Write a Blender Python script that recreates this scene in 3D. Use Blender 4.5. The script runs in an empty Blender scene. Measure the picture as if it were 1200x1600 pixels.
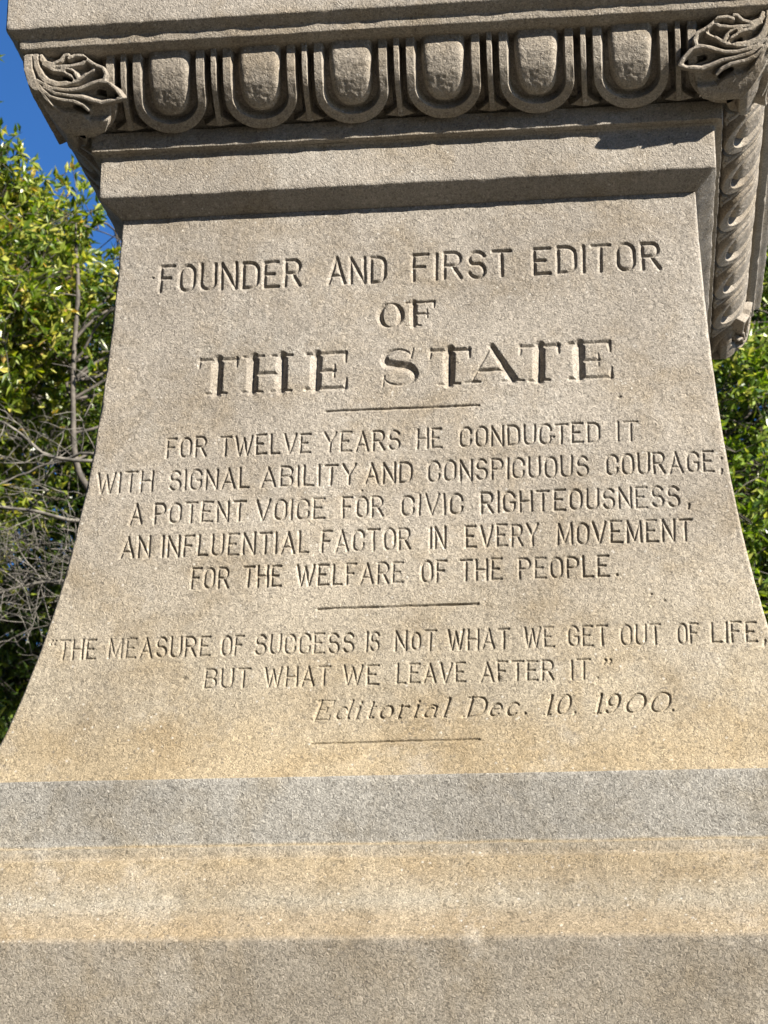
import bpy, math, random
import numpy as np
from mathutils import Matrix, Vector

sc = bpy.context.scene
rad = math.radians

# ---------------------------------------------------------------- camera
Z0 = 3.26                                   # height of the joint under the necking above the ground
cam_d = bpy.data.cameras.new('camera'); cam = bpy.data.objects.new('camera', cam_d)
sc.collection.objects.link(cam); sc.camera = cam
yaw, pitch, roll = 0.12244795, 0.31895545, 0.00501082
cy, sy, cp, sp = math.cos(yaw), math.sin(yaw), math.cos(pitch), math.sin(pitch)
fw = Vector((-sy*cp, cy*cp, sp)); rt = Vector((cy, sy, 0)); up = rt.cross(fw)
r2 = math.cos(roll)*rt + math.sin(roll)*up; u2 = -math.sin(roll)*rt + math.cos(roll)*up
cam.matrix_world = Matrix(((r2.x, u2.x, -fw.x, 0.3752428), (r2.y, u2.y, -fw.y, -3.81698481),
                           (r2.z, u2.z, -fw.z, Z0-1.66020069), (0, 0, 0, 1)))
cam_d.sensor_fit = 'VERTICAL'; cam_d.sensor_height = 36.0
cam_d.lens = 3323.87/1600*36.0
cam_d.clip_start = 0.05; cam_d.clip_end = 2000
cam_d.dof.use_dof = True; cam_d.dof.focus_distance = 3.5; cam_d.dof.aperture_fstop = 17.0

# ---------------------------------------------------------------- sky and sun
SUN = Vector((1.52, -1.0, 1.05)).normalized()          # towards the sun: front right, about 30 degrees up
elev = math.asin(SUN.z); azim = math.atan2(SUN.x, SUN.y)
w = bpy.data.worlds.new('World'); sc.world = w; w.use_nodes = True
nt = w.node_tree; bg = nt.nodes['Background']
skyn = nt.nodes.new('ShaderNodeTexSky'); skyn.sky_type = 'NISHITA'; skyn.sun_disc = False
skyn.sun_elevation = elev; skyn.sun_rotation = azim
skyn.altitude = 3000; skyn.air_density = 1.0; skyn.dust_density = 0.0; skyn.ozone_density = 8.0
hs_ = nt.nodes.new('ShaderNodeHueSaturation'); hs_.inputs['Saturation'].default_value = 1.08; hs_.inputs['Value'].default_value = 1.22
nt.links.new(skyn.outputs[0], hs_.inputs['Color']); nt.links.new(hs_.outputs[0], bg.inputs[0]); bg.inputs[1].default_value = 0.05
sl = bpy.data.lights.new('sun', 'SUN'); so = bpy.data.objects.new('sun', sl); sc.collection.objects.link(so)
sl.energy = 5.0; sl.angle = rad(0.5); sl.color = (1.0, 0.93, 0.82)
so.rotation_euler = SUN.to_track_quat('Z', 'Y').to_euler(); so.location = (20, -14, 19)
sc.view_settings.view_transform = 'Standard'; sc.view_settings.look = 'None'
sc.view_settings.exposure = 1.70; sc.view_settings.gamma = 1.0
sc.cycles.max_bounces = 6; sc.cycles.diffuse_bounces = 2; sc.cycles.transparent_max_bounces = 4

# ---------------------------------------------------------------- helpers
rng = np.random.default_rng(11)
def link(o):
    sc.collection.objects.link(o); return o
def mesh_np(name, V, Fq, mat, parent=None, smooth=True, sharp=None):
    """V (n,3), Fq (m,3|4) index array -> ONE linked mesh object"""
    V = np.asarray(V, np.float32); Fq = np.asarray(Fq, np.int32)
    me = bpy.data.meshes.new(name); k = Fq.shape[1]
    me.vertices.add(len(V)); me.vertices.foreach_set('co', V.ravel())
    me.loops.add(Fq.size); me.loops.foreach_set('vertex_index', Fq.ravel())
    me.polygons.add(len(Fq))
    me.polygons.foreach_set('loop_start', np.arange(0, Fq.size, k, dtype=np.int32))
    me.polygons.foreach_set('loop_total', np.full(len(Fq), k, np.int32))
    me.polygons.foreach_set('use_smooth', np.full(len(Fq), bool(smooth)))
    me.update(calc_edges=True); me.validate()
    if sharp: me.set_sharp_from_angle(angle=rad(sharp))
    me.materials.append(mat)
    o = link(bpy.data.objects.new(name, me))
    if parent: o.parent = parent
    return o
def thing(name, label, cat, loc=(0, 0, 0), group=None):
    o = link(bpy.data.objects.new(name, None)); o.location = loc; o.empty_display_size = 0.2
    o['label'] = label; o['category'] = cat
    if group: o['group'] = group
    return o
def copy_part(o, parent, rotz):
    c = o.copy(); link(c); c.parent = parent; c.rotation_euler = (0, 0, rotz); return c
def grid_faces(nr, nc, flip=False):
    i = np.arange(nr*nc).reshape(nr, nc)
    a, b, c, d = i[:-1, :-1], i[:-1, 1:], i[1:, 1:], i[1:, :-1]
    f = np.stack([a, d, c, b] if flip else [a, b, c, d], -1).reshape(-1, 4)
    return f
def compact(V, F):
    u, inv = np.unique(F.ravel(), return_inverse=True)
    return V[u], inv.reshape(F.shape)
def h3(ix, iy, iz, seed):
    n = (ix.astype(np.int64)*374761393 + iy.astype(np.int64)*668265263 + iz.astype(np.int64)*2147483647 + seed*974634777) & 0xffffffff
    n = ((n ^ (n >> 13))*1274126177) & 0xffffffff
    n = ((n ^ (n >> 16))*2246822519) & 0xffffffff
    return ((n ^ (n >> 15)) & 0xffff)/65535.0
def vnoise(x, y, z=None, scale=1.0, seed=0):
    x = np.asarray(x, float)*scale; y = np.asarray(y, float)*scale
    z = np.zeros_like(x) if z is None else np.asarray(z, float)*scale
    ix, iy, iz = np.floor(x), np.floor(y), np.floor(z); fx, fy, fz = x-ix, y-iy, z-iz
    ix, iy, iz = ix.astype(np.int64), iy.astype(np.int64), iz.astype(np.int64)
    fx, fy, fz = [f*f*(3-2*f) for f in (fx, fy, fz)]
    r = 0
    for dx in (0, 1):
        for dy in (0, 1):
            for dz in (0, 1):
                r = r + h3(ix+dx, iy+dy, iz+dz, seed)*(fx if dx else 1-fx)*(fy if dy else 1-fy)*(fz if dz else 1-fz)
    return r
def sstep(a, b, x):
    t = np.clip((x-a)/(b-a), 0, 1); return t*t*(3-2*t)
def segd(px, py, a, b, ha=0.0, hb=0.0):
    """half-width along the segment minus distance (positive inside a stroke)"""
    dx, dy = b[0]-a[0], b[1]-a[1]; L = dx*dx+dy*dy+1e-14
    t = np.clip(((px-a[0])*dx+(py-a[1])*dy)/L, 0, 1)
    return ha+(hb-ha)*t - np.hypot(px-a[0]-t*dx, py-a[1]-t*dy)

# ---------------------------------------------------------------- materials
def newmat(name):
    m = bpy.data.materials.new(name); m.use_nodes = True
    n = m.node_tree; n.nodes.clear(); return m, n
def N(n, t, **kw):
    x = n.nodes.new(t)
    for k, v in kw.items(): setattr(x, k, v)
    return x
def stone_mat(name, stops, zlo, zhi, grain=1.0, bump=0.62, wav=.022):
    """weathered granite: colour by height (run-off stains), patches, crystals, pits"""
    m, n = newmat(name); L = n.links.new
    out = N(n, 'ShaderNodeOutputMaterial'); bs = N(n, 'ShaderNodeBsdfPrincipled'); L(bs.outputs[0], out.inputs[0])
    bs.inputs['Roughness'].default_value = 0.85
    bs.inputs['Specular IOR Level'].default_value = 0.25
    geo = N(n, 'ShaderNodeNewGeometry'); sep = N(n, 'ShaderNodeSeparateXYZ'); L(geo.outputs['Position'], sep.inputs[0])
    def noise(scale, det=3, rough=.6, dist=0.0):
        x = N(n, 'ShaderNodeTexNoise'); x.inputs['Scale'].default_value = scale; x.inputs['Detail'].default_value = det
        x.inputs['Roughness'].default_value = rough; x.inputs['Distortion'].default_value = dist
        L(geo.outputs['Position'], x.inputs['Vector']); return x.outputs['Fac']
    def math_(op, a, b=None, c=None):
        x = N(n, 'ShaderNodeMath', operation=op)
        for i, v in enumerate((a, b, c)):
            if v is None: continue
            if isinstance(v, (int, float)): x.inputs[i].default_value = v
            else: L(v, x.inputs[i])
        return x.outputs[0]
    def mrange(v, a, b, c, d):
        x = N(n, 'ShaderNodeMapRange'); L(v, x.inputs[0])
        for i, q in enumerate((a, b, c, d)): x.inputs[i+1].default_value = q
        return x.outputs[0]
    zz = math_('ADD', sep.outputs[2], mrange(noise(7, 4, .65), .3, .7, -wav, wav))
    fac = mrange(zz, zlo, zhi, 0, 1)
    rp = N(n, 'ShaderNodeValToRGB'); L(fac, rp.inputs[0]); cr = rp.color_ramp
    while len(cr.elements) < len(stops): cr.elements.new(0.5)
    for e, (z, col) in zip(cr.elements, stops):
        e.position = (z-zlo)/(zhi-zlo); e.color = (*col, 1)
    def mix(mode, f, a, b):
        x = N(n, 'ShaderNodeMix', data_type='RGBA', blend_type=mode)
        if isinstance(f, (int, float)): x.inputs[0].default_value = f
        else: L(f, x.inputs[0])
        for i, v in ((6, a), (7, b)):
            if isinstance(v, tuple): x.inputs[i].default_value = (*v, 1)
            else: L(v, x.inputs[i])
        return x.outputs[2]
    col = rp.outputs[0]
    # broad patches: greyer, browner
    col = mix('MULTIPLY', mrange(noise(3.1, 5, .6), .40, .64, 0, .9), col, (.74, .73, .72))
    col = mix('MULTIPLY', mrange(noise(9, 5, .7, .4), .46, .68, 0, .8), col, (.84, .78, .68))
    col = mix('MIX', mrange(noise(5.3, 6, .75), .56, .72, 0, .36), col, (.30, .29, .265))
    # crystals
    g = math_('MULTIPLY', mrange(noise(190, 2, .65, 1.6), .30, .70, -0.46*grain, .46*grain), 1.0)
    g2 = mrange(noise(330, 2, .6), .3, .7, -.13*grain, .13*grain)
    gg = math_('ADD', math_('ADD', g, g2), 1.0)
    hsv = N(n, 'ShaderNodeHueSaturation'); L(col, hsv.inputs['Color']); L(gg, hsv.inputs['Value'])
    col = hsv.outputs[0]
    vo = N(n, 'ShaderNodeTexVoronoi'); vo.inputs['Scale'].default_value = 170; L(geo.outputs['Position'], vo.inputs['Vector'])
    sv = N(n, 'ShaderNodeSeparateColor'); L(vo.outputs['Color'], sv.inputs[0])
    dark = math_('MULTIPLY', math_('GREATER_THAN', sv.outputs[0], .93), mrange(vo.outputs['Distance'], .25, .5, .55, 0))
    lite = math_('MULTIPLY', math_('LESS_THAN', sv.outputs[1], .022), mrange(vo.outputs['Distance'], .2, .45, .5, 0))
    col = mix('MIX', dark, col, (.08, .07, .06)); col = mix('MIX', lite, col, (.45, .43, .39))
    L(col, bs.inputs['Base Color'])
    hb = math_('ADD', math_('MULTIPLY', noise(190, 3, .65, 1.0), 1.0), math_('MULTIPLY', noise(45, 3, .6), .45))
    bp = N(n, 'ShaderNodeBump'); bp.inputs['Strength'].default_value = bump; bp.inputs['Distance'].default_value = .0035
    L(hb, bp.inputs['Height']); L(bp.outputs[0], bs.inputs['Normal'])
    return m
GREY = (.222, .212, .190); TAN = (.256, .210, .140); SHAFT = (.250, .227, .196); CAP = (.232, .206, .172); PLIN = (.188, .168, .137)
M_shaft = stone_mat('granite_shaft', [(Z0-1.06, TAN), (Z0-.99, TAN), (Z0-.88, (.250, .218, .165)), (Z0-.55, (.249, .224, .188)), (Z0-.1, SHAFT)], Z0-1.1, Z0, wav=.05)
M_base = stone_mat('granite_base', [(Z0-1.288, PLIN), (Z0-1.276, (.222, .180, .122)), (Z0-1.250, (.220, .182, .128)), (Z0-1.225, (.226, .202, .158)), (Z0-1.185, (.222, .184, .128)), (Z0-1.158, (.224, .183, .122)), (Z0-1.150, (.228, .195, .145)), (Z0-1.137, (.215, .192, .152)), (Z0-1.133, (.250, .205, .135)), (Z0-1.128, GREY)], Z0-1.5, Z0-1.0, grain=1.1, wav=.0016)
M_cap = stone_mat('granite_capital', [(Z0, SHAFT), (Z0+.11, SHAFT), (Z0+.13, CAP), (Z0+.27, CAP), (Z0+.3, SHAFT)], Z0-.1, Z0+.4, grain=.8, bump=.75)
M_step = stone_mat('granite_step', [(0, PLIN), (2, PLIN)], -.1, 2.1)
def simple_mat(name, c1, c2, scale, rough=.8, bump=.3):
    m, n = newmat(name); L = n.links.new
    out = N(n, 'ShaderNodeOutputMaterial'); bs = N(n, 'ShaderNodeBsdfPrincipled'); L(bs.outputs[0], out.inputs[0])
    bs.inputs['Roughness'].default_value = rough
    geo = N(n, 'ShaderNodeNewGeometry'); x = N(n, 'ShaderNodeTexNoise'); x.inputs['Scale'].default_value = scale
    x.inputs['Detail'].default_value = 5; L(geo.outputs['Position'], x.inputs['Vector'])
    rp = N(n, 'ShaderNodeValToRGB'); L(x.outputs['Fac'], rp.inputs[0])
    rp.color_ramp.elements[0].position = .35; rp.color_ramp.elements[0].color = (*c1, 1)
    rp.color_ramp.elements[1].position = .65; rp.color_ramp.elements[1].color = (*c2, 1)
    L(rp.outputs[0], bs.inputs['Base Color'])
    bp = N(n, 'ShaderNodeBump'); bp.inputs['Strength'].default_value = bump; bp.inputs['Distance'].default_value = .01
    L(x.outputs['Fac'], bp.inputs['Height']); L(bp.outputs[0], bs.inputs['Normal'])
    return m
def leaf_mat(name, stops, trans=.35, rough=.32):
    m, n = newmat(name); L = n.links.new
    out = N(n, 'ShaderNodeOutputMaterial'); bs = N(n, 'ShaderNodeBsdfPrincipled'); tr = N(n, 'ShaderNodeBsdfTranslucent')
    mx = N(n, 'ShaderNodeMixShader'); mx.inputs[0].default_value = trans
    L(bs.outputs[0], mx.inputs[1]); L(tr.outputs[0], mx.inputs[2]); L(mx.outputs[0], out.inputs[0])
    bs.inputs['Roughness'].default_value = rough; bs.inputs['Specular IOR Level'].default_value = .5
    geo = N(n, 'ShaderNodeNewGeometry')
    rp = N(n, 'ShaderNodeValToRGB'); L(geo.outputs['Random Per Island'], rp.inputs[0]); cr = rp.color_ramp
    while len(cr.elements) < len(stops): cr.elements.new(.5)
    for e, (p, c) in zip(cr.elements, stops): e.position = p; e.color = (*c, 1)
    hs = N(n, 'ShaderNodeHueSaturation'); L(rp.outputs[0], hs.inputs['Color']); hs.inputs['Value'].default_value = 1.5; hs.inputs['Saturation'].default_value = 1.15
    L(rp.outputs[0], bs.inputs['Base Color']); L(hs.outputs[0], tr.inputs[0])
    return m
M_bark = simple_mat('bark_dark', (.035, .03, .024), (.10, .085, .07), 30)
M_greybark = simple_mat('bark_grey', (.045, .04, .034), (.17, .155, .13), 22)
M_soil = simple_mat('lawn_soil', (.025, .035, .012), (.06, .06, .028), 2.5)
M_pave = simple_mat('paving_concrete', (.09, .08, .066), (.14, .124, .102), 6)

# ---------------------------------------------------------------- ground
def box_sheet(name, x0, x1, y0, y1, z, mat, n=2, amp=0):
    gx, gy = np.meshgrid(np.linspace(x0, x1, n), np.linspace(y0, y1, n))
    V = np.stack([gx, gy, z+amp*vnoise(gx, gy, scale=.3)], -1).reshape(-1, 3)
    o = mesh_np(name, V, grid_faces(n, n), mat); o['kind'] = 'structure'; return o
box_sheet('ground', -400, 400, -400, 400, -.004, M_soil)
box_sheet('pavement', -3.4, 3.4, -6.5, 3.0, .004, M_pave)
# ---------------------------------------------------------------- the monument
mon = thing('granite_monument', 'weathered granite monument pedestal carved with an inscription under an egg and dart capital', 'monument')

def bevel_profile(P, r, n=3):
    """round each corner of a (w,z) polyline with radius about r"""
    P = [np.array(p, float) for p in P]; out = [P[0]]; tag = [0]
    for a, b, c in zip(P[:-2], P[1:-1], P[2:]):
        la, lc = np.linalg.norm(a-b), np.linalg.norm(c-b); k = min(r, .45*la, .45*lc)
        p, q = b+(a-b)/la*k, b+(c-b)/lc*k
        for t in np.linspace(0, 1, n):
            out.append((1-t)**2*p+2*t*(1-t)*b+t*t*q); tag.append(1)
    out.append(P[-1]); tag.append(0)
    o2, t2 = [out[0]], [tag[0]]                   # long faces get stations of their own
    for a, b, t in zip(out[:-1], out[1:], tag[1:]):
        m = int(np.hypot(*(np.array(b)-np.array(a)))/.012)
        for q in range(1, m+1): o2.append(np.array(a)+(np.array(b)-np.array(a))*q/(m+1)); t2.append(0)
        o2.append(b); t2.append(t)
    return np.array(o2), np.array(t2)
def ring(name, P, mat, parent, r=.0025, step=.008, rough=.0007, chips=.004, seed=1, sharp=40):
    """square moulding: the (w,z) profile run round all four sides, arrises worn and chipped"""
    pr, tg = bevel_profile(P, r); wmax = max(p[0] for p in pr); nf = max(8, int(2*wmax/step))
    f = np.linspace(-1, 1, nf); Vs, Fs = [], []; off = 0
    # arris rounding on the vertical corners: extra stations near the ends
    f = np.unique(np.concatenate([f, [-1+.0025/wmax, 1-.0025/wmax]]))
    nf = len(f)
    for s in range(4):
        W, Fm = pr[:, 0][:, None]*np.ones(nf), np.ones(len(pr))[:, None]*f
        X = Fm*W; Zz = pr[:, 1][:, None]*np.ones(nf); Y = -W
        e = 1-np.abs(Fm); r0 = .0022*sstep(.0035/wmax, 0, e)
        er = (vnoise(X, Zz, np.full_like(X, s*3.7), 60, seed)-.5)*2*rough*np.where(tg[:, None] > 0, 1.6, .5)
        ch = np.clip(vnoise(X, Zz*2.0, np.full_like(X, s*5.1), 28, seed+5)-.74, 0, 1)*chips*4*(tg[:, None] > 0)
        D = (er+ch)*sstep(0, .02, e)+r0*.7
        Y = Y+D
        X = X - np.sign(X)*r0*.7
        a = s*math.pi/2; ca, sa = math.cos(a), math.sin(a)
        V = np.stack([X*ca-Y*sa, X*sa+Y*ca, Zz+Z0], -1).reshape(-1, 3)
        Vs.append(V); Fs.append(grid_faces(len(pr), nf, flip=(pr[-1, 1] < pr[0, 1])) + off); off += len(V)
    return mesh_np(name, np.concatenate(Vs), np.concatenate(Fs), mat, parent, True, sharp)

# mouldings, bottom to top (half width, height from the necking joint)
base = ring('base_moulding', [(.52, -1.0285), (.660, -1.0285), (.6605, -1.1335), (.668, -1.1345), (.6705, -1.152), (.678, -1.156), (.690, -1.180),
            (.706, -1.214), (.722, -1.246), (.730, -1.2585), (.744, -1.2805), (.7485, -1.284), (.7495, -1.45)], M_base, mon, r=.003, seed=3)
plinth = ring('plinth', [(.70, -1.4501), (.7495, -1.4501), (.7495, -2.05), (.60, -2.05)], M_step, mon, r=.004, seed=4)
ring('step', [(.60, -2.051), (.98, -2.051), (.98, -2.60), (.8, -2.60)], M_step, mon, r=.006, step=.02, seed=5)
ring('step', [(.80, -2.601), (1.32, -2.601), (1.32, -3.2585), (1.2, -3.2585)], M_step, mon, r=.006, step=.02, seed=6)
neck = ring('necking', [(.47, .0005), (.5005, .0005), (.5358, .0285), (.5358, .1065), (.54, .1085)], M_cap, mon, r=.0022, seed=7, chips=.003)
fil = ring('fillet', [(.50, .1075), (.5375, .1088), (.5506, .1112), (.5510, .146), (.52, .147)], M_cap, mon, r=.0016, seed=8, rough=.0006, chips=.004)
slab = ring('abacus', [(.60, .252), (.644, .2530), (.6585, .2603), (.6600, .2760), (.6775, .2895), (.6785, .4400), (.655, .4600), (.50, .4615)], M_cap, mon, r=.0022, seed=9, rough=.0008, chips=.003)
ring('die', [(.56, .460), (.56, .56), (.50, .60), (.475, 3.6), (.0005, 4.1)], M_step, mon, r=.006, step=.03, seed=10)

# ---------------- the shaft with the carved lines
def wsh(t):
    return .5+.02499989*t+.05372802*t**2+.02546961*t**3+.03330573*t**4+.35*np.clip(t-1.0, 0, 1)**1.5
LINES = [
('founder', 0.0938, 0.1418, [('FOUNDER', -0.4304, -0.177), ('AND', -0.1351, -0.0291), ('FIRST', 0.0113, 0.1864), ('EDITOR', 0.218, 0.4388)]),
('of', 0.1826, 0.2303, [('OF', -0.0474, 0.055)]),
('state', 0.2718, 0.3417, [('T', -0.3552, -0.2817), ('H', -0.2772, -0.187), ('E', -0.17, -0.0918), ('S', -0.0423, 0.0261), ('T', 0.0396, 0.1146), ('A', 0.1027, 0.2042), ('T', 0.1913, 0.2645), ('E', 0.2741, 0.3537)]),
('years', 0.4222, 0.4564, [('FOR', -0.4006, -0.3289), ('TWELVE', -0.3103, -0.152), ('YEARS', -0.1336, -0.0027), ('HE', 0.0224, 0.0677), ('CONDUCTED', 0.0932, 0.3271), ('IT', 0.3522, 0.3897)]),
('courage', 0.4817, 0.517, [('WITH', -0.5166, -0.4171), ('SIGNAL', -0.3926, -0.2533), ('ABILITY', -0.2371, -0.0742), ('AND', -0.0635, 0.0178), ('CONSPICUOUS', 0.0411, 0.3069), ('COURAGE', 0.3329, 0.5103), (';', 0.5155, 0.5247)]),
('righteous', 0.5415, 0.5769, [('A', -0.4552, -0.4302), ('POTENT', -0.414, -0.2568), ('VOICE', -0.2429, -0.1241), ('FOR', -0.0991, -0.0283), ('CIVIC', -0.0019, 0.102), ('RIGHTEOUSNESS', 0.1281, 0.4526), (',', 0.4607, 0.4679)]),
('movement', 0.6011, 0.6377, [('AN', -0.4666, -0.4129), ('INFLUENTIAL', -0.3968, -0.1489), ('FACTOR', -0.132, 0.018), ('IN', 0.0451, 0.0753), ('EVERY', 0.1034, 0.2259), ('MOVEMENT', 0.2511, 0.4694)]),
('people', 0.661, 0.6965, [('FOR', -0.344, -0.2778), ('THE', -0.2588, -0.191), ('WELFARE', -0.1705, 0.0077), ('OF', 0.0326, 0.0765), ('THE', 0.0945, 0.1664), ('PEOPLE', 0.1895, 0.3367), ('.', 0.3438, 0.3499)]),
('measure', 0.7827, 0.816, [('{', -0.5673, -0.554), ('THE', -0.5525, -0.4866), ('MEASURE', -0.4697, -0.3004), ('OF', -0.2854, -0.247), ('SUCCESS', -0.231, -0.069), ('IS', -0.0526, -0.0281), ('N', -0.0067, 0.0157), ('oT', 0.0198, 0.0625), ('WHAT', 0.0771, 0.1776), ('WE', 0.1967, 0.2479), ('GET', 0.2659, 0.3318), ('OUT', 0.3482, 0.4142), ('OF', 0.4359, 0.472), ('LIFE', 0.4882, 0.5619), (',', 0.5668, 0.5737)]),
('leave', 0.84, 0.8722, [('BUT', -0.3084, -0.2323), ('WHAT', -0.2123, -0.1042), ('WE', -0.0874, -0.0261), ('LEAVE', -0.0023, 0.1098), ('AFTER', 0.1298, 0.2463), ('IT', 0.2701, 0.3038), ('.', 0.3097, 0.3156), ('}', 0.3196, 0.3363)]),
('editorial', 0.8993, 0.9311, [('Editorial', -0.1291, 0.0849), ('Dec', 0.1067, 0.1917), ('.', 0.2016, 0.2085), ('10', 0.2301, 0.2694), (',', 0.2753, 0.2822), ('19', 0.3057, 0.3447), ('00', 0.3525, 0.4216), ('.', 0.4264, 0.4323)]),
]
def arc(cx, cy, rx, ry, a0, a1, n=9):
    return [(cx+rx*math.cos(rad(a)), cy+ry*math.sin(rad(a))) for a in np.linspace(a0, a1, n)]
def oval(w=.52, k=.30):      # narrow round-ended O
    h = w/2
    return [arc(h, 1-k, h, k, 0, 180) + arc(h, k, h, k, 180, 360) + [(w, 1-k)]]
# condensed plain capitals: advance width, strokes (polylines in cap-height units)
def sans():
    G = {}
    def g(c, w, *s): G[c] = (w, [list(p) for p in s])
    g('A', .62, [(0, 0), (.31, 1), (.62, 0)], [(.12, .30), (.50, .30)])
    g('B', .52, [(0, 0), (0, 1)], [(0, 1)]+arc(.28, .765, .22, .235, 90, -90)+[(0, .53)], [(.28, .53)]+arc(.28, .265, .24, .265, 90, -90)+[(0, 0)])
    g('C', .52, [(.52, .68)]+arc(.26, .72, .26, .28, 10, 180)+arc(.26, .28, .26, .28, 180, 360)+[(.52, .34)])
    g('D', .54, [(0, 0), (0, 1)], [(0, 1)]+arc(.24, .70, .30, .30, 90, 0)+arc(.24, .30, .30, .30, 0, -90)+[(0, 0)])
    g('E', .50, [(0, 0), (0, 1)], [(0, 1), (.48, 1)], [(0, .52), (.34, .52)], [(0, 0), (.50, 0)])
    g('F', .46, [(0, 0), (0, 1)], [(0, 1), (.46, 1)], [(0, .52), (.34, .52)])
    g('G', .54, [(.52, .76)]+arc(.26, .72, .26, .28, 15, 180)+arc(.26, .28, .26, .28, 180, 360)+[(.52, .46), (.34, .46)])
    g('H', .54, [(0, 0), (0, 1)], [(.54, 0), (.54, 1)], [(0, .52), (.54, .52)])
    g('I', .0, [(0, 0), (0, 1)])
    g('L', .44, [(0, 1), (0, 0), (.44, 0)])
    g('M', .68, [(0, 0), (.03, 1), (.34, .10), (.65, 1), (.68, 0)])
    g('N', .54, [(0, 0), (0, 1), (.54, 0), (.54, 1)])
    g('O', .52, *oval())
    g('P', .50, [(0, 0), (0, 1)], [(0, 1)]+arc(.26, .74, .24, .26, 90, -90)+[(0, .48)])
    g('R', .54, [(0, 0), (0, 1)], [(0, 1)]+arc(.28, .75, .23, .25, 90, -90)+[(0, .50)], [(.26, .50), (.54, 0)])
    g('S', .50, arc(.25, .74, .24, .26, 20, 235, 12)+arc(.25, .27, .25, .27, 75, -160, 13))
    g('T', .56, [(0, 1), (.56, 1)], [(.28, 1), (.28, 0)])
    g('U', .52, [(0, 1)]+arc(.26, .28, .26, .28, 180, 360)+[(.52, 1)])
    g('V', .60, [(0, 1), (.30, 0), (.60, 1)])
    g('W', .86, [(0, 1), (.22, 0), (.43, .9), (.64, 0), (.86, 1)])
    g('Y', .58, [(0, 1), (.29, .48), (.58, 1)], [(.29, .48), (.29, 0)])
    g('o', .40, [(x*.77, .04+y*.84) for x, y in oval()[0]])
    g('.', .0, [(0, .04), (0, .05)])
    g(',', .06, [(.05, .08), (.05, .03), (0, -.14)])
    g(';', .06, [(.05, .10), (.05, .05), (0, -.12)], [(.05, .62), (.05, .64)])
    g('{', .25, [(.08, 1.0), (.0, .86), (.03, .80)], [(.26, 1.0), (.18, .86), (.21, .80)])
    g('}', .25, [(.04, .98), (.08, .92), (.0, .74)], [(.22, .98), (.26, .92), (.18, .74)])
    return G
SANS = sans()
# fat roman capitals: strokes are (points, half widths)
def serif():
    G = {}; T, t = .155, .072
    def sf(x, y, l, up): return ([(x-l, y), (x, y+.02*up), (x+l, y)], [.05, .075, .05])
    def g(c, w, *s): G[c] = (w, [(list(p), list(h)) for p, h in s])
    st = lambda x: ([(x, .06), (x, .94)], [T, T])
    g('T', 1.04, ([(.52, .05), (.52, .95)], [T, T]), sf(.52, .03, .26, 1), ([(.03, .95), (1.01, .95)], [t, t]), ([(.04, .97), (.02, .74)], [.07, .04]), ([(1.0, .97), (1.02, .74)], [.07, .04]))
    g('H', 1.20, st(.25), st(.95), sf(.25, .03, .24, 1), sf(.95, .03, .24, 1), sf(.25, .97, .24, -1), sf(.95, .97, .24, -1), ([(.25, .50), (.95, .50)], [t, t]))
    g('E', 1.06, st(.27), ([(.03, .965), (.95, .965)], [t, t]), ([(.03, .035), (1.0, .035)], [t, t]), ([(.27, .50), (.72, .50)], [t, t]), ([(.98, .97), (1.0, .72)], [.075, .04]), ([(1.0, .02), (1.03, .28)], [.075, .04]), ([(.72, .66), (.72, .34)], [.04, .04]))
    g('F', .98, st(.27), ([(.03, .965), (.92, .965)], [t, t]), sf(.27, .03, .24, 1), ([(.27, .50), (.72, .50)], [t, t]), ([(.95, .97), (.97, .72)], [.075, .04]), ([(.72, .66), (.72, .34)], [.04, .04]))
    sp = arc(.44, .74, .34, .23, 25, 215, 12)+arc(.48, .28, .38, .25, 60, -165, 14)
    sh = list(np.interp(np.linspace(0, 1, len(sp)), [0, .15, .30, .48, .62, .80, 1], [.03, .045, .085, .150, .110, .055, .03]))
    g('S', .92, (sp, sh), ([(.80, .99), (.76, .74)], [.035, .045]), ([(.08, .02), (.10, .28)], [.035, .045]))
    g('A', 1.22, ([(.12, .04), (.53, .97)], [.04, .045]), ([(.55, .97), (1.00, .06)], [.10, .150]), ([(.30, .33), (.80, .33)], [t, t]), sf(.14, .03, .15, 1), sf(1.0, .03, .22, 1))
    op = arc(.44, .5, .36, .46, 0, 360, 28); oh = [.045+.10*abs(math.cos(rad(a)))**1.5 for a in np.linspace(0, 360, 28)]
    g('O', .88, (op, oh))
    return G
SERIF = serif()
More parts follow.
